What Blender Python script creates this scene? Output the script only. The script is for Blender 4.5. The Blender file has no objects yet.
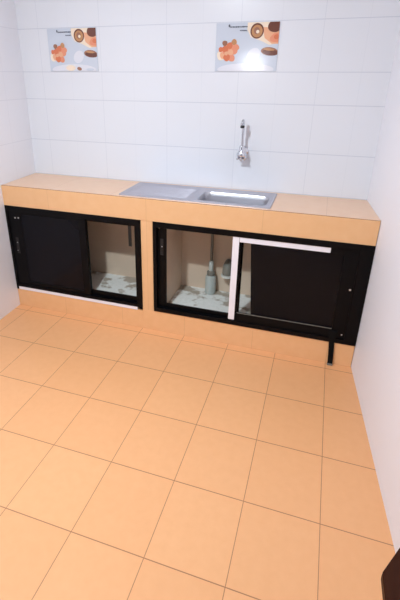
import bpy, bmesh, math, random
from mathutils import Vector, Matrix
random.seed(4)
scn = bpy.context.scene
COL = scn.collection
PI = math.pi

# ------------------------------------------------------------------ layout
XL0, SL = -0.406, -0.038      # left wall  x = XL0 + SL*y
XR0, SR = 1.954, -0.104       # right wall x = XR0 + SR*y
YB = 0.470                    # back wall
YR = -3.60                    # rear wall behind the viewer
YF = 0.063                    # front face of the counter
ZT = 0.918                    # counter top
ZC = 2.70                     # ceiling
def xl(y): return XL0 + SL*y
def xr(y): return XR0 + SR*y

# ------------------------------------------------------------------ materials
def srgb(r, g, b):
    f = lambda c: (c/255/12.92) if c/255 <= 0.04045 else ((c/255+0.055)/1.055)**2.4
    return (f(r), f(g), f(b), 1)

def new_mat(name):
    m = bpy.data.materials.new(name); m.use_nodes = True
    nt = m.node_tree; b = nt.nodes['Principled BSDF']
    return m, nt, b

def simple(name, col, rough=0.5, metal=0.0, noise=0.0, scale=20.0, spec=0.5, coat=0.0):
    m, nt, b = new_mat(name)
    b.inputs['Roughness'].default_value = rough
    b.inputs['Metallic'].default_value = metal
    b.inputs['Specular IOR Level'].default_value = spec
    b.inputs['Coat Weight'].default_value = coat
    tc = nt.nodes.new('ShaderNodeTexCoord')
    n = nt.nodes.new('ShaderNodeTexNoise'); n.inputs['Scale'].default_value = scale
    n.inputs['Detail'].default_value = 4
    nt.links.new(tc.outputs['Object'], n.inputs['Vector'])
    mx = nt.nodes.new('ShaderNodeMixRGB')
    c = srgb(*col); k = 1-noise
    mx.inputs[1].default_value = c
    mx.inputs[2].default_value = (c[0]*k, c[1]*k, c[2]*k, 1)
    nt.links.new(n.outputs['Fac'], mx.inputs[0])
    nt.links.new(mx.outputs[0], b.inputs['Base Color'])
    return m

class N:
    """small node-building helper"""
    def __init__(s, nt): s.nt = nt
    def new(s, t, **kw):
        n = s.nt.nodes.new(t)
        for k, v in kw.items(): setattr(n, k, v)
        return n
    def put(s, sock, v):
        if isinstance(v, bpy.types.NodeSocket): s.nt.links.new(v, sock)
        else: sock.default_value = v
    def math(s, op, a, b=0.0, c=0.0):
        n = s.new('ShaderNodeMath', operation=op)
        s.put(n.inputs[0], a); s.put(n.inputs[1], b); s.put(n.inputs[2], c)
        return n.outputs[0]
    def mix(s, f, a, b):
        n = s.new('ShaderNodeMixRGB'); s.put(n.inputs[0], f); s.put(n.inputs[1], a); s.put(n.inputs[2], b)
        return n.outputs[0]
    def noise(s, vec, scale, detail=3):
        n = s.new('ShaderNodeTexNoise'); s.put(n.inputs['Vector'], vec)
        n.inputs['Scale'].default_value = scale; n.inputs['Detail'].default_value = detail
        return n.outputs['Fac']
    def periodic(s, x, period, off, half):
        """1 within `half` of every off + k*period"""
        t = s.math('SUBTRACT', x, off)
        t = s.math('PINGPONG', t, period/2)
        return s.math('LESS_THAN', t, half)
    def ramp(s, f, stops):
        n = s.new('ShaderNodeValToRGB'); s.put(n.inputs[0], f)
        e = n.color_ramp.elements
        e[0].position, e[0].color = stops[0]; e[1].position, e[1].color = stops[-1]
        for p_, c_ in stops[1:-1]:
            q = e.new(p_); q.color = c_
        return n.outputs[0]

def floor_tile_mat():
    m, nt, b = new_mat('orange_floor_tile'); n = N(nt)
    geo = n.new('ShaderNodeNewGeometry'); sep = n.new('ShaderNodeSeparateXYZ')
    nt.links.new(geo.outputs['Position'], sep.inputs[0])
    x, y = sep.outputs[0], sep.outputs[1]
    px, py = 0.30, 0.3445
    g = n.math('MAXIMUM', n.periodic(x, px, 0, 0.0014), n.periodic(y, py, 0, 0.0019))
    # a value per tile
    cx = n.math('FLOOR', n.math('DIVIDE', x, px)); cy = n.math('FLOOR', n.math('DIVIDE', y, py))
    cmb = n.new('ShaderNodeCombineXYZ'); nt.links.new(cx, cmb.inputs[0]); nt.links.new(cy, cmb.inputs[1])
    wn = n.new('ShaderNodeTexWhiteNoise'); nt.links.new(cmb.outputs[0], wn.inputs['Vector'])
    base = n.mix(wn.outputs['Value'], srgb(*FLOOR_A), srgb(*FLOOR_B))
    mott = n.noise(geo.outputs['Position'], 26, 5)
    mott = n.ramp(mott, [(0.3, (0, 0, 0, 1)), (0.75, (1, 1, 1, 1))])
    base = n.mix(n.math('MULTIPLY', mott, 0.22), base, srgb(*FLOOR_C))
    col = n.mix(g, base, srgb(172, 114, 76))
    nt.links.new(col, b.inputs['Base Color'])
    b.inputs['Roughness'].default_value = 0.38
    b.inputs['Specular IOR Level'].default_value = 0.55
    bp = n.new('ShaderNodeBump'); bp.inputs['Strength'].default_value = 0.25; bp.inputs['Distance'].default_value = 0.002
    nt.links.new(n.math('SUBTRACT', 1.0, g), bp.inputs['Height']); nt.links.new(bp.outputs[0], b.inputs['Normal'])
    return m

def counter_tile_mat(name, joints, colA, colB, axis=0):
    """peach ceramic facing with narrow joints at the listed positions along x"""
    m, nt, b = new_mat(name); n = N(nt)
    geo = n.new('ShaderNodeNewGeometry'); sep = n.new('ShaderNodeSeparateXYZ')
    nt.links.new(geo.outputs['Position'], sep.inputs[0])
    g = None
    for j in joints:
        t = n.math('COMPARE', sep.outputs[axis], j, 0.0011)
        g = t if g is None else n.math('MAXIMUM', g, t)
    mott = n.ramp(n.noise(geo.outputs['Position'], 18, 5), [(0.3, (0, 0, 0, 1)), (0.75, (1, 1, 1, 1))])
    base = n.mix(n.math('MULTIPLY', mott, 0.5), srgb(*colA), srgb(*colB))
    col = n.mix(n.math('MULTIPLY', g, 0.35), base, srgb(165, 115, 78)) if g is not None else base
    nt.links.new(col, b.inputs['Base Color'])
    b.inputs['Roughness'].default_value = 0.35
    return m

def wall_tile_mat(name, along, offs, rows, strong=0.32):
    m, nt, b = new_mat(name); n = N(nt)
    geo = n.new('ShaderNodeNewGeometry'); sep = n.new('ShaderNodeSeparateXYZ')
    nt.links.new(geo.outputs['Position'], sep.inputs[0])
    h = sep.outputs[along]; z = sep.outputs[2]
    g = None
    for r in rows:
        t = n.math('COMPARE', z, r, 0.0022)
        g = t if g is None else n.math('MAXIMUM', g, t)
    v = n.math('MULTIPLY', n.periodic(h, 0.45, offs, 0.0016), 0.6)
    v2 = n.math('MULTIPLY', n.periodic(h, 0.45, offs+0.225, 0.0016), 0.2)
    lines = n.math('MAXIMUM', g, n.math('MAXIMUM', v, v2))
    mott = n.noise(geo.outputs['Position'], 3, 2)
    base = n.mix(n.math('MULTIPLY', mott, 0.5), srgb(*WALL), srgb(*WALL2))
    col = n.mix(n.math('MULTIPLY', lines, strong), base, srgb(150, 158, 178))
    nt.links.new(col, b.inputs['Base Color'])
    b.inputs['Roughness'].default_value = 0.22
    b.inputs['Specular IOR Level'].default_value = 0.35
    bp = n.new('ShaderNodeBump'); bp.inputs['Strength'].default_value = 0.18; bp.inputs['Distance'].default_value = 0.002
    nt.links.new(n.math('SUBTRACT', 1.0, lines), bp.inputs['Height']); nt.links.new(bp.outputs[0], b.inputs['Normal'])
    return m

def cement_mat():
    m, nt, b = new_mat('patchy_cement'); n = N(nt)
    geo = n.new('ShaderNodeNewGeometry')
    a = n.noise(geo.outputs['Position'], 9, 3)
    f = n.ramp(a, [(0.52, (0, 0, 0, 1)), (0.60, (1, 1, 1, 1))])
    c = n.noise(geo.outputs['Position'], 40, 4)
    light = n.mix(c, srgb(250, 248, 246), srgb(225, 223, 220))
    dark = n.mix(c, srgb(190, 178, 164), srgb(165, 152, 140))
    nt.links.new(n.mix(f, light, dark), b.inputs['Base Color'])
    b.inputs['Roughness'].default_value = 0.8
    return m

def glass_mat(name, tint=(0.9, 0.93, 0.92), gloss=0.02):
    m = bpy.data.materials.new(name); m.use_nodes = True
    nt = m.node_tree; nt.nodes.clear(); n = N(nt)
    out = n.new('ShaderNodeOutputMaterial'); mix = n.new('ShaderNodeMixShader')
    tr = n.new('ShaderNodeBsdfTransparent'); tr.inputs[0].default_value = (*tint, 1)
    gl = n.new('ShaderNodeBsdfGlossy'); gl.inputs['Roughness'].default_value = gloss
    lw = n.new('ShaderNodeLayerWeight'); lw.inputs[0].default_value = 0.12
    nt.links.new(n.math('MULTIPLY', lw.outputs['Facing'], 0.07), mix.inputs[0]); nt.links.new(tr.outputs[0], mix.inputs[1])
    nt.links.new(gl.outputs[0], mix.inputs[2]); nt.links.new(mix.outputs[0], out.inputs[0])
    return m

def emit_mat(name, col, strength):
    m = bpy.data.materials.new(name); m.use_nodes = True
    nt = m.node_tree; nt.nodes.clear(); n = N(nt)
    out = n.new('ShaderNodeOutputMaterial'); e = n.new('ShaderNodeEmission')
    e.inputs[0].default_value = (*col, 1); e.inputs[1].default_value = strength
    nt.links.new(e.outputs[0], out.inputs[0]); return m

def steel_mat(name, col, rough, aniso=True):
    m, nt, b = new_mat(name); n = N(nt)
    geo = n.new('ShaderNodeNewGeometry')
    mp = n.new('ShaderNodeMapping'); mp.inputs['Scale'].default_value = (4, 160, 160)
    nt.links.new(geo.outputs['Position'], mp.inputs[0])
    f = n.noise(mp.outputs[0], 3, 3)
    nt.links.new(n.mix(f, srgb(*col), srgb(*[int(c*0.88) for c in col])), b.inputs['Base Color'])
    b.inputs['Metallic'].default_value = 1; b.inputs['Roughness'].default_value = rough
    return m

def wood_mat(name, a, c):
    m, nt, b = new_mat(name); n = N(nt)
    geo = n.new('ShaderNodeNewGeometry')
    mp = n.new('ShaderNodeMapping'); mp.inputs['Scale'].default_value = (30, 3, 30)
    nt.links.new(geo.outputs['Position'], mp.inputs[0])
    f = n.noise(mp.outputs[0], 2.5, 6)
    nt.links.new(n.mix(f, srgb(*a), srgb(*c)), b.inputs['Base Color'])
    b.inputs['Roughness'].default_value = 0.5; b.inputs['Specular IOR Level'].default_value = 0.12
    return m

FLOOR_A, FLOOR_B, FLOOR_C = (240, 179, 127), (237, 175, 123), (222, 154, 102)
WALL, WALL2 = (228, 229, 235), (225, 227, 233)
ROWS = [0.9205, 1.170, 1.445, 1.618, 1.878, 2.135, 2.395, 2.655]

M = {}
M['floor'] = floor_tile_mat()
M['wall_back'] = wall_tile_mat('white_wall_tile', 0, 1.533, ROWS)
WALL, WALL2 = (242, 242, 248), (239, 239, 246)
M['wall_side'] = wall_tile_mat('white_side_wall_tile', 1, 0.245, ROWS, 0.14)
M['plaster'] = simple('white_painted_wall', (243, 243, 250), 0.55, noise=0.02, scale=4)
M['ceiling'] = simple('pale_grey_ceiling', (228, 233, 240), 0.8, noise=0.02)
M['rear'] = simple('grey_painted_wall', (205, 210, 222), 0.7, noise=0.03, scale=4)
PJ = [-0.18, 0.27, 0.73, 1.19, 1.65]
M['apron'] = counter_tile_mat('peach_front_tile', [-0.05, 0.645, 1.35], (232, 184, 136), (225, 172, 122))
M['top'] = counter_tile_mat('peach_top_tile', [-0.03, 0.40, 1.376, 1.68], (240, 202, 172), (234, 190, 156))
M['plinth'] = counter_tile_mat('peach_plinth_tile', [0.0, 0.45, 0.9, 1.35, 1.8], (238, 186, 136), (230, 174, 122))
M['trim_grout'] = simple('brown_edge_joint', (170, 120, 82), 0.8)
M['beige'] = simple('beige_inner_wall', (226, 200, 178), 0.75, noise=0.12, scale=14)
M['cement'] = cement_mat()
M['black'] = simple('black_powder_coated_metal', (8, 8, 11), 0.38, noise=0.1, spec=0.12)
M['panel'] = simple('black_gloss_panel', (13, 13, 20), 0.2, noise=0.1, scale=5, spec=0.15)
M['glass'] = glass_mat('clear_glass', (0.97, 0.985, 0.98))
M['white_tape'] = simple('white_plastic_strip', (240, 236, 242), 0.5, noise=0.02)
M['screw_or_glint'] = simple('bright_metal_screw_or_glint', (225, 225, 225), 0.3, 1.0)
M['steel'] = steel_mat('brushed_stainless_steel', (205, 203, 212), 0.42)
M['bowl'] = steel_mat('polished_bowl_steel', (214, 214, 220), 0.36)
M['chrome'] = simple('chrome', (215, 218, 224), 0.10, 1.0, noise=0.03)
M['rubber'] = simple('black_rubber', (14, 14, 16), 0.5)
M['strap'] = simple('black_webbing', (10, 9, 9), 0.8, noise=0.3, scale=120, spec=0.15)
M['pvc'] = simple('grey_white_plastic', (190, 194, 190), 0.4, noise=0.08)
M['pvc_dark'] = simple('grey_plastic', (128, 124, 116), 0.5, noise=0.1)
M['pvc_white'] = simple('white_plastic_pipe', (226, 224, 218), 0.4, noise=0.05)
M['wood'] = wood_mat('dark_brown_wood', (62, 28, 10), (44, 18, 7))
M['lamp_metal'] = simple('white_lamp_metal', (235, 235, 235), 0.4)
M['lamp_glow'] = emit_mat('lamp_glow', (1.0, 0.96, 0.92), 6)
M['window_glow'] = emit_mat('daylight_pane', (0.90, 0.95, 1.0), 30)
M['window_frame'] = simple('white_window_frame', (230, 230, 232), 0.4)

# ------------------------------------------------------------------ mesh helpers
def bx(bm, x0, x1, y0, y1, z0, z1, bev=0.0, seg=2):
    vs = [bm.verts.new((x, y, z)) for x in (x0, x1) for y in (y0, y1) for z in (z0, z1)]
    idx = [(0,1,3,2), (4,6,7,5), (0,4,5,1), (2,3,7,6), (0,2,6,4), (1,5,7,3)]
    fs = [bm.faces.new([vs[i] for i in f]) for f in idx]
    if bev > 0:
        es = list({e for f in fs for e in f.edges})
        bmesh.ops.bevel(bm, geom=es, offset=bev, segments=seg, affect='EDGES', profile=0.5)

def prism(bm, pts, z0, z1, bev=0.0):
    lo = [bm.verts.new((x, y, z0)) for x, y in pts]; hi = [bm.verts.new((x, y, z1)) for x, y in pts]
    n = len(pts); fs = [bm.faces.new(lo[::-1]), bm.faces.new(hi)]
    for i in range(n): fs.append(bm.faces.new((lo[i], lo[(i+1) % n], hi[(i+1) % n], hi[i])))
    if bev > 0:
        es = list({e for f in fs for e in f.edges})
        bmesh.ops.bevel(bm, geom=es, offset=bev, segments=2, affect='EDGES')

def tube(bm, path, r, seg=16, caps=True):
    path = [Vector(p) for p in path]
    rs = r if isinstance(r, (list, tuple)) else [r]*len(path)
    rings = []; up = None
    for i, p in enumerate(path):
        t = (path[min(i+1, len(path)-1)] - path[max(i-1, 0)]).normalized()
        if up is None:
            up = Vector((1, 0, 0)) if abs(t.x) < 0.9 else Vector((0, 1, 0))
        u = (up - t*up.dot(t)).normalized(); w = t.cross(u); up = u
        rings.append([bm.verts.new(p + (u*math.cos(a)+w*math.sin(a))*rs[i]) for a in [2*PI*k/seg for k in range(seg)]])
    for a, b in zip(rings, rings[1:]):
        for k in range(seg): bm.faces.new((a[k], a[(k+1) % seg], b[(k+1) % seg], b[k]))
    if caps: bm.faces.new(rings[0][::-1]); bm.faces.new(rings[-1])

def lathe(bm, prof, centre, axis='z', seg=24):
    """prof = [(radius, distance along the axis)]"""
    c = Vector(centre); rings = []
    for r, h in prof:
        ring = []
        for k in range(seg):
            a = 2*PI*k/seg
            if axis == 'z': v = Vector((r*math.cos(a), r*math.sin(a), h))
            elif axis == 'y': v = Vector((r*math.cos(a), h, r*math.sin(a)))
            else: v = Vector((h, r*math.cos(a), r*math.sin(a)))
            ring.append(bm.verts.new(c+v))
        rings.append(ring)
    for a, b in zip(rings, rings[1:]):
        for k in range(seg): bm.faces.new((a[k], a[(k+1) % seg], b[(k+1) % seg], b[k]))
    bm.faces.new(rings[0][::-1]); bm.faces.new(rings[-1])

def obj(name, bm, mats, parent=None, smooth=False, loc=None):
    bmesh.ops.recalc_face_normals(bm, faces=bm.faces[:])
    me = bpy.data.meshes.new(name); 
    off = None
    if parent is not None: off = parent.matrix_world_off
    bm.to_mesh(me); bm.free()
    if not isinstance(mats, (list, tuple)): mats = [mats]
    for m in mats: me.materials.append(m)
    if smooth:
        for p in me.polygons: p.use_smooth = True
    o = bpy.data.objects.new(name, me); COL.objects.link(o)
    return o

ORG = {}
def thing(name, label, cat, loc, group=None, kind=None):
    o = bpy.data.objects.new(name, None); COL.objects.link(o)
    o.location = loc; o.empty_display_size = 0.1
    ORG[o.name] = Vector(loc)
    o['label'] = label; o['category'] = cat
    if group: o['group'] = group
    if kind: o['kind'] = kind
    return o

def part(name, bm, mats, parent, smooth=False, label=None, auto=None):
    """mesh given in world coordinates, stored relative to its thing"""
    org = ORG.get(parent.name)
    if org is None: org = Vector((0, 0, 0))
    bmesh.ops.translate(bm, verts=bm.verts[:], vec=-org)
    bmesh.ops.recalc_face_normals(bm, faces=bm.faces[:])
    me = bpy.data.meshes.new(name); bm.to_mesh(me); bm.free()
    for m in (mats if isinstance(mats, (list, tuple)) else [mats]): me.materials.append(m)
    if smooth:
        for p in me.polygons: p.use_smooth = True
        me.set_sharp_from_angle(angle=math.radians(38))
    o = bpy.data.objects.new(name, me); COL.objects.link(o); o.parent = parent
    ORG[o.name] = org
    if label: o['label'] = label
    return o

def single(name, bm, mats, label=None, cat=None, kind=None, smooth=False, group=None):
    bmesh.ops.recalc_face_normals(bm, faces=bm.faces[:])
    me = bpy.data.meshes.new(name); bm.to_mesh(me); bm.free()
    for m in (mats if isinstance(mats, (list, tuple)) else [mats]): me.materials.append(m)
    if smooth:
        for p in me.polygons: p.use_smooth = True
        me.set_sharp_from_angle(angle=math.radians(38))
    o = bpy.data.objects.new(name, me); COL.objects.link(o)
    if label: o['label'] = label
    if cat: o['category'] = cat
    if kind: o['kind'] = kind
    if group: o['group'] = group
    ORG[o.name] = Vector((0, 0, 0))
    return o

B = bmesh.new

# ------------------------------------------------------------------ the room
TH = 0.12
bm = B(); prism(bm, [(xl(YR)-TH-.2, YR-TH), (xr(YR)+TH+.2, YR-TH), (xr(YB)+TH, YB+TH), (xl(YB)-TH, YB+TH)], -0.1, 0.0)
single('floor', bm, M['floor'], 'orange square ceramic floor tiles with thin brown joints', 'floor', 'structure')
bm = B(); prism(bm, [(xl(YR)-TH-.2, YR-TH), (xr(YR)+TH+.2, YR-TH), (xr(YB)+TH, YB+TH), (xl(YB)-TH, YB+TH)], ZC, ZC+0.1)
single('ceiling', bm, M['ceiling'], 'plain pale ceiling of the kitchen', 'ceiling', 'structure')
bm = B(); bx(bm, xl(YB)-TH, xr(YB)+TH, YB, YB+TH, 0, ZC)
single('wall_back', bm, M['wall_back'], 'glossy white tiled wall behind the counter and sink', 'wall', 'structure')
bm = B(); prism(bm, [(xl(YR)-TH, YR), (xl(YR), YR), (xl(YB), YB), (xl(YB)-TH, YB)], 0, ZC)
single('wall_left', bm, M['wall_side'], 'white wall at the left end of the counter', 'wall', 'structure')
bm = B(); prism(bm, [(xr(YR), YR), (xr(YR)+TH, YR), (xr(YB)+TH, YB), (xr(YB), YB)], 0, ZC)
single('wall_right', bm, M['plaster'], 'plain white wall at the right end of the counter', 'wall', 'structure')
# rear wall (behind the viewer) with a small high window opening
WX0, WX1, WZ0, WZ1 = 0.33, 0.65, 1.64, 1.87
bm = B()
bx(bm, xl(YR)-TH, WX0, YR-TH, YR, 0, ZC); bx(bm, WX1, xr(YR)+TH, YR-TH, YR, 0, ZC)
bx(bm, WX0, WX1, YR-TH, YR, 0, WZ0); bx(bm, WX0, WX1, YR-TH, YR, WZ1, ZC)
single('wall_rear', bm, M['rear'], 'plain pale wall opposite the counter with a small window', 'wall', 'structure')
bm = B(); bx(bm, WX0, WX1, YR-0.07, YR-0.06, WZ0, WZ1)
w = single('window_1', bm, M['window_glow'], 'small bright window in the wall opposite the counter', 'window', 'structure')
bm = B(); e = 0.02
bx(bm, WX0, WX0+e, YR-.06, YR, WZ0, WZ1); bx(bm, WX1-e, WX1, YR-.06, YR, WZ0, WZ1)
bx(bm, WX0+e, WX1-e, YR-.06, YR, WZ0, WZ0+e); bx(bm, WX0+e, WX1-e, YR-.06, YR, WZ1-e, WZ1)
part('window_frame', bm, M['window_frame'], w)

# ------------------------------------------------------------------ counter (masonry faced with tile)
ct = thing('kitchen_counter', 'long peach tiled kitchen counter standing along the white tiled back wall', 'counter', (0.77, 0.27, 0))
G = 0.001
APB = 0.780                       # lower edge of the apron
SX0, SX1, SY0, SY1 = 0.925, 1.365, 0.105, 0.352      # hole for the sink bowl
# worktop slab: a ring around the bowl hole
bm = B()
zt, zb = ZT, ZT-0.055
outer = [(xl(YF)+G, YF), (xr(YF)-G, YF), (xr(YB)-G, YB-G), (xl(YB)+G, YB-G)]
inner = [(SX0, SY0), (SX1, SY0), (SX1, SY1), (SX0, SY1)]
def ringv(z): return ([bm.verts.new((x, y, z)) for x, y in outer], [bm.verts.new((x, y, z)) for x, y in inner])
ot, it = ringv(zt); ob, ib = ringv(zb)
for k in range(4):
    j = (k+1) % 4
    bm.faces.new((ot[k], ot[j], it[j], it[k])); bm.faces.new((ob[j], ob[k], ib[k], ib[j]))
    bm.faces.new((ob[k], ob[j], ot[j], ot[k])); bm.faces.new((it[k], it[j], ib[j], ib[k]))
part('worktop', bm, M['top'], ct, label='peach tiled worktop surface')
# apron: the front facing that hangs from the slab
bm = B(); bx(bm, xl(YF)+G, xr(YF)-0.003, YF-0.008, YF, APB, ZT-0.0025, 0.0012)
bx(bm, xl(YF)+G, xr(YF)-0.012, YF, YF+0.045, APB, zb)
part('apron', bm, M['apron'], ct, label='peach tiled front edge of the worktop')
bm = B(); bx(bm, xl(YF)+G, xr(YF)-0.003, YF-0.005, YF, ZT-0.0025, ZT-0.0002)
part('edge_joint', bm, M['trim_grout'], ct, label='thin brown joint along the front edge')
# pillar between the two openings
bm = B(); bx(bm, 0.605, 0.684, YF-0.004, YF+0.012, 0.150, APB, 0.0012)
part('pillar_facing', bm, M['apron'], ct, label='narrow peach tiled pillar between the two cabinet openings')
bm = B(); prism(bm, [(0.615, YF+0.012), (0.684, YF+0.012), (0.684, 0.116), (0.752, 0.116), (0.752, 0.455), (0.615, 0.455)], 0.0, zb)
part('partition_wall', bm, M['beige'], ct, label='beige masonry wall dividing the two openings')
# plinth
bm = B()
prism(bm, [(xl(YF)+G, YF-0.004), (0.605, YF-0.004), (0.605, 0.110), (xl(.11)+G, 0.110)], 0.0, 0.138, 0.0012)
prism(bm, [(0.605, YF-0.004), (xr(YF)-0.003, YF-0.004), (xr(.11)-0.003, 0.110), (0.605, 0.110)], 0.0, 0.152, 0.0012)
part('plinth', bm, M['plinth'], ct, label='peach tiled base strip at the floor')
bm = B()
prism(bm, [(xl(.11)+.002, 0.110), (0.615, 0.110), (0.615, 0.455), (xl(.45)+.002, 0.455)], 0.0, 0.172)
prism(bm, [(0.752, 0.110), (xr(.11)-0.004, 0.110), (xr(.455)-0.004, 0.455), (0.752, 0.455)], 0.0, 0.172)
part('inner_floor', bm, M['cement'], ct, label='patchy white and grey cement floor inside the counter')
bm = B(); prism(bm, [(xl(.46)+.002, 0.455), (xr(.46)-.004, 0.455), (xr(.46)-.004, YB-G), (xl(.46)+.002, YB-G)], 0.0, zb)
part('inner_back_wall', bm, M['beige'], ct, label='beige inner back wall of the counter')
bm = B(); prism(bm, [(xl(.11)+.002, 0.110), (xl(.11)+.012, 0.110), (xl(.45)+.014, 0.455), (xl(.45)+.002, 0.455)], 0.172, zb)
part('inner_side_wall', bm, M['beige'], ct)
bm = B(); prism(bm, [(xr(.11)-.014, 0.110), (xr(.11)-.004, 0.110), (xr(.455)-.004, 0.455), (xr(.455)-.014, 0.455)], 0.172, zb)
part('inner_side_wall', bm, M['beige'], ct)

# ------------------------------------------------------------------ cabinets (black sliding door units set into the openings)
def frame_ring(bm, x0, x1, z0, z1, y0, y1, wl, wr, wt, wb, bev=0.0015):
    bx(bm, x0, x0+wl, y0, y1, z0, z1, bev); bx(bm, x1-wr, x1, y0, y1, z0, z1, bev)
    bx(bm, x0+wl-.001, x1-wr+.001, y0, y1, z1-wt, z1, bev); bx(bm, x0+wl-.001, x1-wr+.001, y0, y1, z0, z0+wb, bev)

def screw_or_glint(cx, y, cz, par, r=0.006, d=0.003):
    bm = B(); lathe(bm, [(r*0.55, -d), (r, -d*0.6), (r, 0.0)], (cx, y, cz), 'y', 14)
    part('screw_or_glint', bm, M['screw_or_glint'], par, True, label='small bright metal disc, used for screws and imitated handle glints')

def pull(cx, y, cz, par, h=0.11):
    bm = B(); frame_ring(bm, cx-.011, cx+.011, cz-h/2, cz+h/2, y-.0035, y, .004, .004, .006, .006, .0008)
    bx(bm, cx-.008, cx+.008, y-.0012, y-.0002, cz-h/2+.004, cz+h/2-.004)
    return part('recessed_handle', bm, M['rubber'], par)

# left unit
X0, X1 = xl(YF)+0.003, 0.603
c1 = thing('sliding_door_cabinet', 'black sliding door cabinet left of the tiled pillar, half black panel half clear glass', 'cabinet', ((X0+X1)/2, 0.08, 0.165))
bm = B(); frame_ring(bm, X0, X1, 0.163, APB-G, 0.052, 0.108, 0.018, 0.036, 0.034, 0.022)
part('frame', bm, M['black'], c1)
bm = B(); bx(bm, X0, X0+0.016, 0.054, 0.060-0.001, 0.139, 0.1635)
part('frame_foot', bm, M['black'], c1)
bm = B(); bx(bm, X1-0.022, X1, 0.054, 0.059, 0.150, 0.1635)
part('frame_foot', bm, M['black'], c1)
bm = B(); frame_ring(bm, X0+.017, 0.212, 0.184, 0.747, 0.060, 0.074, 0.098, 0.052, 0.024, 0.030)
d = part('door', bm, M['black'], c1, label='opaque black sliding door on the left')
bm = B(); bx(bm, X0+.112, 0.163, 0.0655, 0.0695, 0.211, 0.726)
part('door_panel', bm, M['panel'], d, label='glossy black panel')
pull(X0+.062, 0.060, 0.49, d, 0.12)
screw_or_glint(-0.335, 0.060, 0.695, d, 0.0055); screw_or_glint(-0.308, 0.060, 0.697, d, 0.0055); screw_or_glint(-0.344, 0.060, 0.513, d, 0.003); screw_or_glint(-0.350, 0.060, 0.452, d, 0.003)  # the two smallest discs imitate glints on the handle
bm = B(); frame_ring(bm, 0.168, X1-.030, 0.184, 0.747, 0.080, 0.094, 0.042, 0.022, 0.022, 0.036)
d = part('door', bm, M['black'], c1, label='clear glass sliding door on the right')
bm = B(); bx(bm, 0.208, X1-.050, 0.0855, 0.0885, 0.217, 0.727)
part('glass_pane', bm, M['glass'], d, label='clear glass pane')
pull(0.518, 0.0853, 0.655, d, 0.14)
# right unit
X0, X1 = 0.688, 1.940
c2 = thing('sliding_door_cabinet', 'wider black sliding door cabinet right of the pillar, with white strips taped on its door', 'cabinet', ((X0+X1)/2, 0.08, 0.155))
bm = B(); frame_ring(bm, X0, X1, 0.154, APB-G, 0.052, 0.108, 0.022, 0.062, 0.036, 0.030)
part('frame', bm, M['black'], c2)
bm = B(); bx(bm, X1-0.001, xr(YF)-0.002, 0.0535, 0.100, 0.1535, APB-G)
part('frame_filler', bm, M['black'], c2)
bm = B(); frame_ring(bm, 0.708, 1.248, 0.182, 0.745, 0.080, 0.094, 0.058, 0.05, 0.010, 0.030)
d = part('door', bm, M['black'], c2, label='clear glass sliding door on the left')
bm = B(); bx(bm, 0.764, 1.200, 0.0855, 0.0885, 0.210, 0.737)
part('glass_pane', bm, M['glass'], d, label='clear glass pane')
pull(0.737, 0.080, 0.61, d, 0.11); screw_or_glint(0.739, 0.078, 0.614, d, 0.0035); screw_or_glint(0.721, 0.080, 0.735, d, 0.004)  # the disc on the handle imitates a glint
bm = B(); frame_ring(bm, 1.188, 1.879, 0.182, 0.745, 0.060, 0.074, 0.052, 0.076, 0.036, 0.060)
d2 = part('door', bm, M['black'], c2, label='sliding door on the right with white strips along top and left')
bm = B(); bx(bm, 1.238, 1.805, 0.0655, 0.0685, 0.240, 0.711)
part('glass_pane', bm, M['glass'], d2, label='glass pane in front of a black sheet')
bm = B()
vs = [(1.325, 0.240), (1.805, 0.240), (1.805, 0.711), (1.292, 0.711)]
lo = [bm.verts.new((x, 0.0695, z)) for x, z in vs]; hi = [bm.verts.new((x, 0.0715, z)) for x, z in vs]
bm.faces.new(lo); bm.faces.new(hi[::-1])
for k in range(4): bm.faces.new((lo[k], hi[k], hi[(k+1) % 4], lo[(k+1) % 4]))
part('backing_sheet', bm, M['panel'], d2, label='black sheet behind the glass')
bm = B(); bx(bm, 1.240, 1.803, 0.0578, 0.0602, 0.2405, 0.2445, 0.0006)  # thin grey bar imitating the highlight on the rail's top edge
part('rail_highlight', bm, M['pvc_dark'], d2, label='thin painted highlight along the lower rail')
screw_or_glint(1.862, 0.060, 0.506, d2, 0.006); screw_or_glint(1.862, 0.060, 0.212, d2, 0.004)

# white strips
bm = B(); bx(bm, 1.188, 1.226, 0.0565, 0.0597, 0.190, 0.7445, 0.0008)
part('white_strip', bm, M['white_tape'], d2, label='upright white strip on the door stile')
bm = B(); bx(bm, 1.228, 1.729, 0.0565, 0.0597, 0.712, 0.7445, 0.0008)
part('white_strip', bm, M['white_tape'], d2, label='level white strip along the top of the door')
bm = B(); bx(bm, -0.388, 0.567, 0.0545, 0.0605, 0.1385, 0.1615, 0.001)
single('sill_strip', bm, M['white_tape'], 'long thin white strip lying on the plinth under the left cabinet', 'strip')

# black strap in front of the right cabinet
bm = B()
prof = [(0.052, 0.236, 0.0255), (0.0495, 0.228, 0.026), (0.0488, 0.208, 0.025), (0.0480, 0.185, 0.019), (0.0468, 0.160, 0.0155),
        (0.0455, 0.120, 0.0155), (0.0455, 0.070, 0.0150), (0.0445, 0.030, 0.0145), (0.0425, 0.011, 0.0145)]
cxs = [1.809, 1.809, 1.810, 1.812, 1.814, 1.818, 1.822, 1.825, 1.825]
rows = []
for (y, z, hw), cx in zip(prof, cxs):
    rows.append([bm.verts.new(v) for v in ((cx-hw, y, z), (cx+hw, y, z), (cx+hw, y+.003, z), (cx-hw, y+.003, z))])
for a, b in zip(rows, rows[1:]):
    for k in range(4): bm.faces.new((a[k], a[(k+1) % 4], b[(k+1) % 4], b[k]))
bm.faces.new(rows[0]); bm.faces.new(rows[-1][::-1])
st = thing('door_strap', 'short black strap hanging over the plinth at the right cabinet', 'strap', (1.825, 0.047, 0.0))
part('webbing', bm, M['strap'], st)
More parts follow.
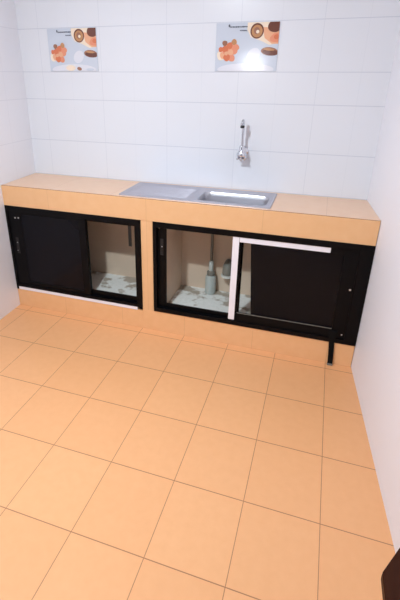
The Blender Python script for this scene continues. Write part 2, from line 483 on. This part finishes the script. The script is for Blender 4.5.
bm = B(); bx(bm, 1.8085, 1.8415, 0.036, 0.052, 0.0, 0.012, 0.003)
part('end_tab', bm, M['pvc_dark'], st, label='grey end of the strap')

# ------------------------------------------------------------------ sink
sk = thing('kitchen_sink', 'stainless steel sink with a ribbed drainboard on the left, set into the peach worktop', 'sink', (0.91, 0.26, ZT))
RX0, RX1, RY0, RY1 = 0.448, 1.382, 0.086, 0.432
BX0, BX1, BY0, BY1 = 0.938, 1.352, 0.118, 0.338
ZR = ZT+0.007
def rrect(x0, x1, y0, y1, r, n=6):
    pts = []
    for cx, cy, a0 in ((x1-r, y1-r, 0), (x0+r, y1-r, 90), (x0+r, y0+r, 180), (x1-r, y0+r, 270)):
        for k in range(n+1):
            a = math.radians(a0+90*k/n); pts.append((cx+r*math.cos(a), cy+r*math.sin(a)))
    return pts
# rim plate with a hole, built from rounded outlines bridged to one another
bm = B()
def loop(pts, z): return [bm.verts.new((x, y, z)) for x, y in pts]
def bridge(a, b):
    n = len(a)
    for k in range(n): bm.faces.new((a[k], a[(k+1) % n], b[(k+1) % n], b[k]))
l0 = loop(rrect(RX0, RX1, RY0, RY1, .012), ZT+0.0005); l1 = loop(rrect(RX0+.001, RX1-.001, RY0+.001, RY1-.001, .012), ZR-.001)
l2 = loop(rrect(RX0+.006, RX1-.006, RY0+.006, RY1-.006, .010), ZR); l3 = loop(rrect(RX0+.014, RX1-.014, RY0+.014, RY1-.014, .010), ZR-.002)
bridge(l0, l1); bridge(l1, l2); bridge(l2, l3)
# flat field between rim and (bowl + drainboard) holes made with a triangle fill
h1 = loop(rrect(BX0, BX1, BY0, BY1, .045), ZR-.002)
DX0, DX1, DY0, DY1 = 0.478, 0.905, 0.122, 0.385
h2 = loop(rrect(DX0, DX1, DY0, DY1, .02), ZR-.002)
es = []
for lp in (l3, h1, h2):
    for k in range(len(lp)):
        e_ = bm.edges.get((lp[k], lp[(k+1) % len(lp)])) or bm.edges.new((lp[k], lp[(k+1) % len(lp)])); es.append(e_)
bmesh.ops.triangle_fill(bm, edges=es, use_beauty=True, normal=(0, 0, 1))
part('rim', bm, M['steel'], sk)
# drainboard: recessed ribbed tray
bm = B()
a = loop(rrect(DX0, DX1, DY0, DY1, .02), ZR-.002); b_ = loop(rrect(DX0+.012, DX1-.012, DY0+.012, DY1-.012, .016), ZR-.0042)
bridge(a, b_)
bm.faces.new(b_)
for k in range(9):
    yy = DY0+.030+k*(DY1-DY0-.06)/8
    tube(bm, [(DX0+.03, yy, ZR-.0062), (DX0+.036, yy, ZR-.0055), (DX1-.036, yy, ZR-.0055), (DX1-.03, yy, ZR-.0062)], .0028, 8)
part('drainboard', bm, M['steel'], sk, True)
# bowl
bm = B(); prev = None
for ins, z, r in ((0, ZR-.002, .045), (.003, ZR-.006, .043), (.006, ZR-.03, .042), (.010, ZR-.11, .040), (.016, ZR-.128, .036), (.030, ZR-.138, .028), (.07, ZR-.1395, .02)):
    c = loop(rrect(BX0+ins, BX1-ins, BY0+ins, BY1-ins, r), z)
    if prev: bridge(prev, c)
    prev = c
bm.faces.new(prev)
part('bowl', bm, M['bowl'], sk, True, label='deep rectangular bowl')
bm = B(); lathe(bm, [(0.040, 0), (0.040, .002), (0.032, .003), (0.028, .001), (0.012, .0012)], (1.03, 0.235, ZR-.1393), 'z', 24)
part('drain', bm, M['chrome'], sk, True)

# ------------------------------------------------------------------ waste trap below the sink
tr = thing('waste_trap', 'pale plastic bottle trap with its pipe, seen through the glass under the sink', 'pipe', (0.985, 0.40, 0.172))
bm = B(); lathe(bm, [(0.030, 0.0), (0.036, .004), (0.038, .012), (0.038, .120), (0.034, .132), (0.022, .138), (0.020, .142)], (0.985, 0.40, 0.173), 'z', 28)
part('bottle', bm, M['pvc'], tr, True)
bm = B(); lathe(bm, [(0.020, 0.0), (0.027, .001), (0.028, .006), (0.028, .026), (0.020, .032), (0.017, .034)], (0.985, 0.40, 0.314), 'z', 20)
part('collar', bm, M['pvc_dark'], tr, True, label='darker collar nut')
bm = B(); lathe(bm, [(0.016, 0.0), (0.016, .070), (0.013, .074), (0.013, .078)], (0.985, 0.40, 0.347), 'z', 20)
part('neck', bm, M['pvc'], tr, True)
bm = B(); tube(bm, [(0.985, 0.40, 0.424), (0.985, 0.40, 0.52), (0.984, 0.398, 0.60), (0.990, 0.36, 0.68), (1.012, 0.29, 0.738), (1.03, 0.24, 0.765), (1.03, 0.235, 0.782)], 0.010, 14)
part('pipe', bm, M['pvc_dark'], tr, True)

ot_ = thing('pipe_outlet', 'short grey pipe outlet with a white rim on the inner wall beside the waste trap', 'pipe', (1.10, 0.455, 0.36))
bm = B(); tube(bm, [(1.10, 0.4545, 0.40), (1.10, 0.435, 0.40), (1.10, 0.412, 0.392), (1.10, 0.402, 0.372), (1.10, 0.400, 0.335)], [.030, .030, .032, .034, .034], 20)
part('elbow', bm, M['pvc_dark'], ot_, True)
bm = B(); lathe(bm, [(0.034, 0.0), (0.041, .001), (0.042, .008), (0.041, .015), (0.034, .016)], (1.10, 0.400, 0.318), 'z', 24)
part('rim', bm, M['pvc_white'], ot_, True, label='white rim')

# ------------------------------------------------------------------ tap
tp = thing('wall_tap', 'chrome wall tap with an upright swivel spout above the sink', 'tap', (1.145, YB, 1.155))
bm = B(); lathe(bm, [(0.030, 0.0), (0.030, -.003), (0.024, -.009), (0.014, -.012), (0.012, -.05)], (1.145, YB-.0005, 1.165), 'y', 28)
part('wall_flange', bm, M['chrome'], tp, True)
bm = B(); lathe(bm, [(0.014, .040), (0.017, .034), (0.018, .020), (0.023, .006), (0.030, -.006), (0.031, -.020), (0.028, -.028), (0.014, -.031)], (1.145, 0.405, 1.168), 'z', 28)
part('body', bm, M['chrome'], tp, True)
bm = B()
for k in range(4):
    a = PI/4 + k*PI/2
    tube(bm, [(1.145+.010*math.cos(a), 0.405+.010*math.sin(a), 1.132), (1.145+.033*math.cos(a), 0.405+.033*math.sin(a), 1.130)], [.006, .0075], 12)
lathe(bm, [(0.008, .010), (0.013, .006), (0.013, -.010), (0.009, -.014)], (1.145, 0.405, 1.130), 'z', 18)
part('cross_handle', bm, M['chrome'], tp, True)
bm = B(); path = [(1.145, 0.405, 1.205), (1.145, 0.405, 1.325)]
for k in range(1, 9):
    a = PI*k/8; path.append((1.145, 0.405-.017*(1-math.cos(a)), 1.338+.017*math.sin(a)))
tube(bm, path, 0.0085, 16)
part('spout', bm, M['chrome'], tp, True)
bm = B(); lathe(bm, [(0.009, .006), (0.012, .003), (0.012, -.006), (0.010, -.008)], (1.145, 0.371, 1.336), 'z', 18)
n_ = part('nozzle', bm, M['chrome'], tp, True)
bm = B(); lathe(bm, [(0.0115, 0.0), (0.0125, -.002), (0.0125, -.012), (0.009, -.014)], (1.145, 0.371, 1.327), 'z', 18)
part('aerator', bm, M['rubber'], tp, True, label='black spout tip')

# ------------------------------------------------------------------ picture tiles
PM = [simple('print_pale_grey', (206, 212, 224), 0.12), simple('print_cream', (246, 226, 204), 0.12), simple('print_salmon', (232, 150, 118), 0.12),
      simple('print_orange', (220, 124, 88), 0.12), simple('print_dark_brown', (112, 68, 56), 0.12), simple('print_tan', (196, 142, 98), 0.12),
      simple('print_highlight', (244, 244, 248), 0.12), simple('print_text_grey', (92, 98, 112), 0.12), simple('print_light_brown', (160, 112, 92), 0.12),
      simple('print_peach', (236, 176, 140), 0.12), simple('print_pale_dish', (226, 226, 234), 0.12)]
def picture(cx, cz, w_, h_, label, variant):
    y = YB-0.0005; t = thing('picture_tile', label, 'tile', (cx, YB, cz), 'picture tiles on the back wall')
    bm = B(); bx(bm, cx-w_/2, cx+w_/2, y-.0045, y, cz-h_/2, cz+h_/2, .0008)
    part('tile_body', bm, PM[0], t)
    bm = B(); layer = [0]
    def poly(pts, mi):
        layer[0] += 1; yy = y-.0046-.00006*layer[0]
        vs = []
        for u, v in pts:
            u = min(max(u, .004), .996); v = min(max(v, .004), .996)
            vs.append(bm.verts.new((cx-w_/2+u*w_, yy, cz+h_/2-v*h_)))
        f = bm.faces.new(vs); f.material_index = mi
    def ell(u, v, ru, rv, mi, rot=0, wob=0.0, n=28):
        pts = []
        for k in range(n):
            a = 2*PI*k/n; q = 1+wob*math.sin(3*a+u*20)
            x, z = ru*q*math.cos(a), rv*q*math.sin(a)
            pts.append((u+x*math.cos(rot)-z*math.sin(rot), v+(x*math.sin(rot)+z*math.cos(rot))))
        poly(pts, mi)
    poly([(.50, 0), (1, 0), (1, .42), (.86, .46), (.70, .36), (.56, .30), (.50, .14)], 1)      # cream cloth
    ell(.50, .96, .46, .13, 10); ell(.62, .66, .10, .15, 10, .3)                                  # pale dishes
    poly([(.74, .10), (1, .14), (1, .44), (.90, .44), (.78, .32)], 9)
    ell(.655, .175, .105, .155, 4); ell(.655, .18, .085, .125, 5); ell(.65, .17, .045, .07, 8); ell(.665, .19, .025, .035, 1)
    ell(.93, .07, .105, .145, 4, .2, .05)
    ell(.95, .32, .085, .095, 2, .2, .08); ell(.965, .30, .045, .05, 3)
    ell(.87, .59, .135, .085, 8, .18); ell(.885, .61, .125, .065, 4, .18); ell(.86, .55, .09, .025, 5, .15)
    for u, v, r, mi in ((.10, .66, .075, 1), (.13, .66, .055, 9), (.20, .56, .085, 2), (.29, .55, .075, 2), (.16, .53, .05, 3), (.27, .72, .055, 2), (.19, .71, .055, 3),
                        (.15, .41, .042, 8), (.30, .39, .045, 5), (.09, .54, .040, 3), (.34, .50, .048, 2), (.23, .46, .05, 3), (.25, .60, .045, 9), (.18, .62, .03, 9)):
        ell(u, v, r, r*1.35, mi, 0, .06)
    if variant: ell(.44, .92, .10, .07, 1); ell(.62, .94, .05, .04, 8, .5); ell(.84, .96, .08, .03, 0)
    else: ell(.58, .88, .12, .09, 6)  # white ellipse paints the window's highlight onto the tile above the tap
    # two short lines of very small grey lettering
    random.seed(9+variant)
    u = .225
    ell(.212, .060, .014, .030, 7)
    while u < .50:
        wdt = random.choice((.008, .012, .016)); hh = random.choice((.022, .028)); poly([(u, .085-hh/2), (u+wdt, .085-hh/2), (u+wdt, .085+hh/2), (u, .085+hh/2)], 7); u += wdt+.004
    u = .385
    while u < .50:
        wdt = random.choice((.008, .012)); poly([(u, .150), (u+wdt, .150), (u+wdt, .172), (u, .172)], 7); u += wdt+.004
    for f in bm.faces: f.normal_update()
    # faces must all look into the room
    org = ORG[t.name]
    bmesh.ops.translate(bm, verts=bm.verts[:], vec=-org)
    for f in bm.faces:
        if f.normal.y > 0: f.normal_flip()
    me = bpy.data.meshes.new('printed_picture'); bm.to_mesh(me); bm.free()
    for m in PM: me.materials.append(m)
    o = bpy.data.objects.new('printed_picture', me); COL.objects.link(o); o.parent = t
picture(-0.018, 1.748, 0.358, 0.252, 'white wall tile printed with orange and brown food, the left one near the corner', 1)
picture(1.120, 1.748, 0.360, 0.252, 'white wall tile printed with orange and brown food, directly above the tap', 0)

# ------------------------------------------------------------------ dark wooden table beside the right wall
tb = thing('side_table', 'dark brown wooden table corner beside the right wall, nearest the viewer', 'table', (1.98, -2.0, 0))
T_Z = 0.75; yb_ = -1.50
pts = [(1.829, -1.686), (1.833, -2.30), (1.895, -2.42), (xr(-2.42)-.004, -2.42), (xr(-1.49)-.004, -1.49), (1.942, -1.497)]
bm = B(); prism(bm, pts, T_Z-0.020, T_Z, 0.002)
part('tabletop', bm, M['wood'], tb)
bm = B(); ip = [(1.885, -1.735), (1.885, -2.28), (1.92, -2.36), (xr(-2.36)-.045, -2.36), (xr(-1.60)-.045, -1.60), (1.962, -1.60)]
prism(bm, ip, T_Z-0.085, T_Z-0.020)
part('table_frame', bm, M['wood'], tb)
for x, y in ((1.925, -1.76), (1.925, -2.30), (xr(-1.66)-.07, -1.66), (xr(-2.30)-.07, -2.30)):
    bm = B(); tube(bm, [(x, y, T_Z-0.084), (x, y, 0.30), (x, y, 0.0)], [.019, .016, .013], 12)
    part('leg', bm, M['wood'], tb, True)

# ------------------------------------------------------------------ ceiling lamp
LX, LY = 0.60, -1.84
lp = thing('ceiling_lamp', 'round white ceiling lamp giving the room its light', 'lamp', (LX, LY, ZC))
bm = B(); lathe(bm, [(0.15, 0), (0.16, -.004), (0.16, -.030), (0.15, -.034)], (LX, LY, ZC), 'z', 40)
part('lamp_base', bm, M['lamp_metal'], lp, True)
bm = B(); lathe(bm, [(0.145, -.0345), (0.142, -.050), (0.120, -.066), (0.07, -.076), (0.01, -.079)], (LX, LY, ZC), 'z', 40)
part('diffuser', bm, M['lamp_glow'], lp, True)

def area(name, loc, rot, sx, sy, power, col):
    l = bpy.data.lights.new(name, 'AREA'); l.shape = 'RECTANGLE'; l.size = sx; l.size_y = sy; l.energy = power; l.color = col
    o = bpy.data.objects.new(name, l); COL.objects.link(o); o.location = loc; o.rotation_euler = rot; return o
a1 = area('lamp_light', (LX, LY, ZC-0.085), (math.radians(24), 0, 0), 0.16, 0.16, 58, (0.85, 0.95, 1.02))
a1.data.shape = 'DISK'; a1.data.spread = math.radians(150)

wd = bpy.data.worlds.new('World'); scn.world = wd; wd.use_nodes = True
wd.node_tree.nodes['Background'].inputs[0].default_value = (0.9, 0.94, 1.0, 1); wd.node_tree.nodes['Background'].inputs[1].default_value = 0.4

# ------------------------------------------------------------------ camera
cam = bpy.data.cameras.new('Camera'); co = bpy.data.objects.new('Camera', cam); COL.objects.link(co)
co.location = (1.6198221, -2.2970648, 1.6013642)
co.rotation_euler = (1.15717416, -0.00280765, 0.33116521)
cam.sensor_fit = 'HORIZONTAL'; cam.sensor_width = 36.0
cam.lens = 432.1103*36/400
cam.shift_x = 27.892/400; cam.shift_y = -35.377/400
cam.clip_start = 0.02
scn.camera = co

scn.view_settings.view_transform = 'Standard'
scn.view_settings.look = 'None'
scn.view_settings.gamma = 1
scn.view_settings.use_curve_mapping = False
scn.view_settings.exposure = 0.14
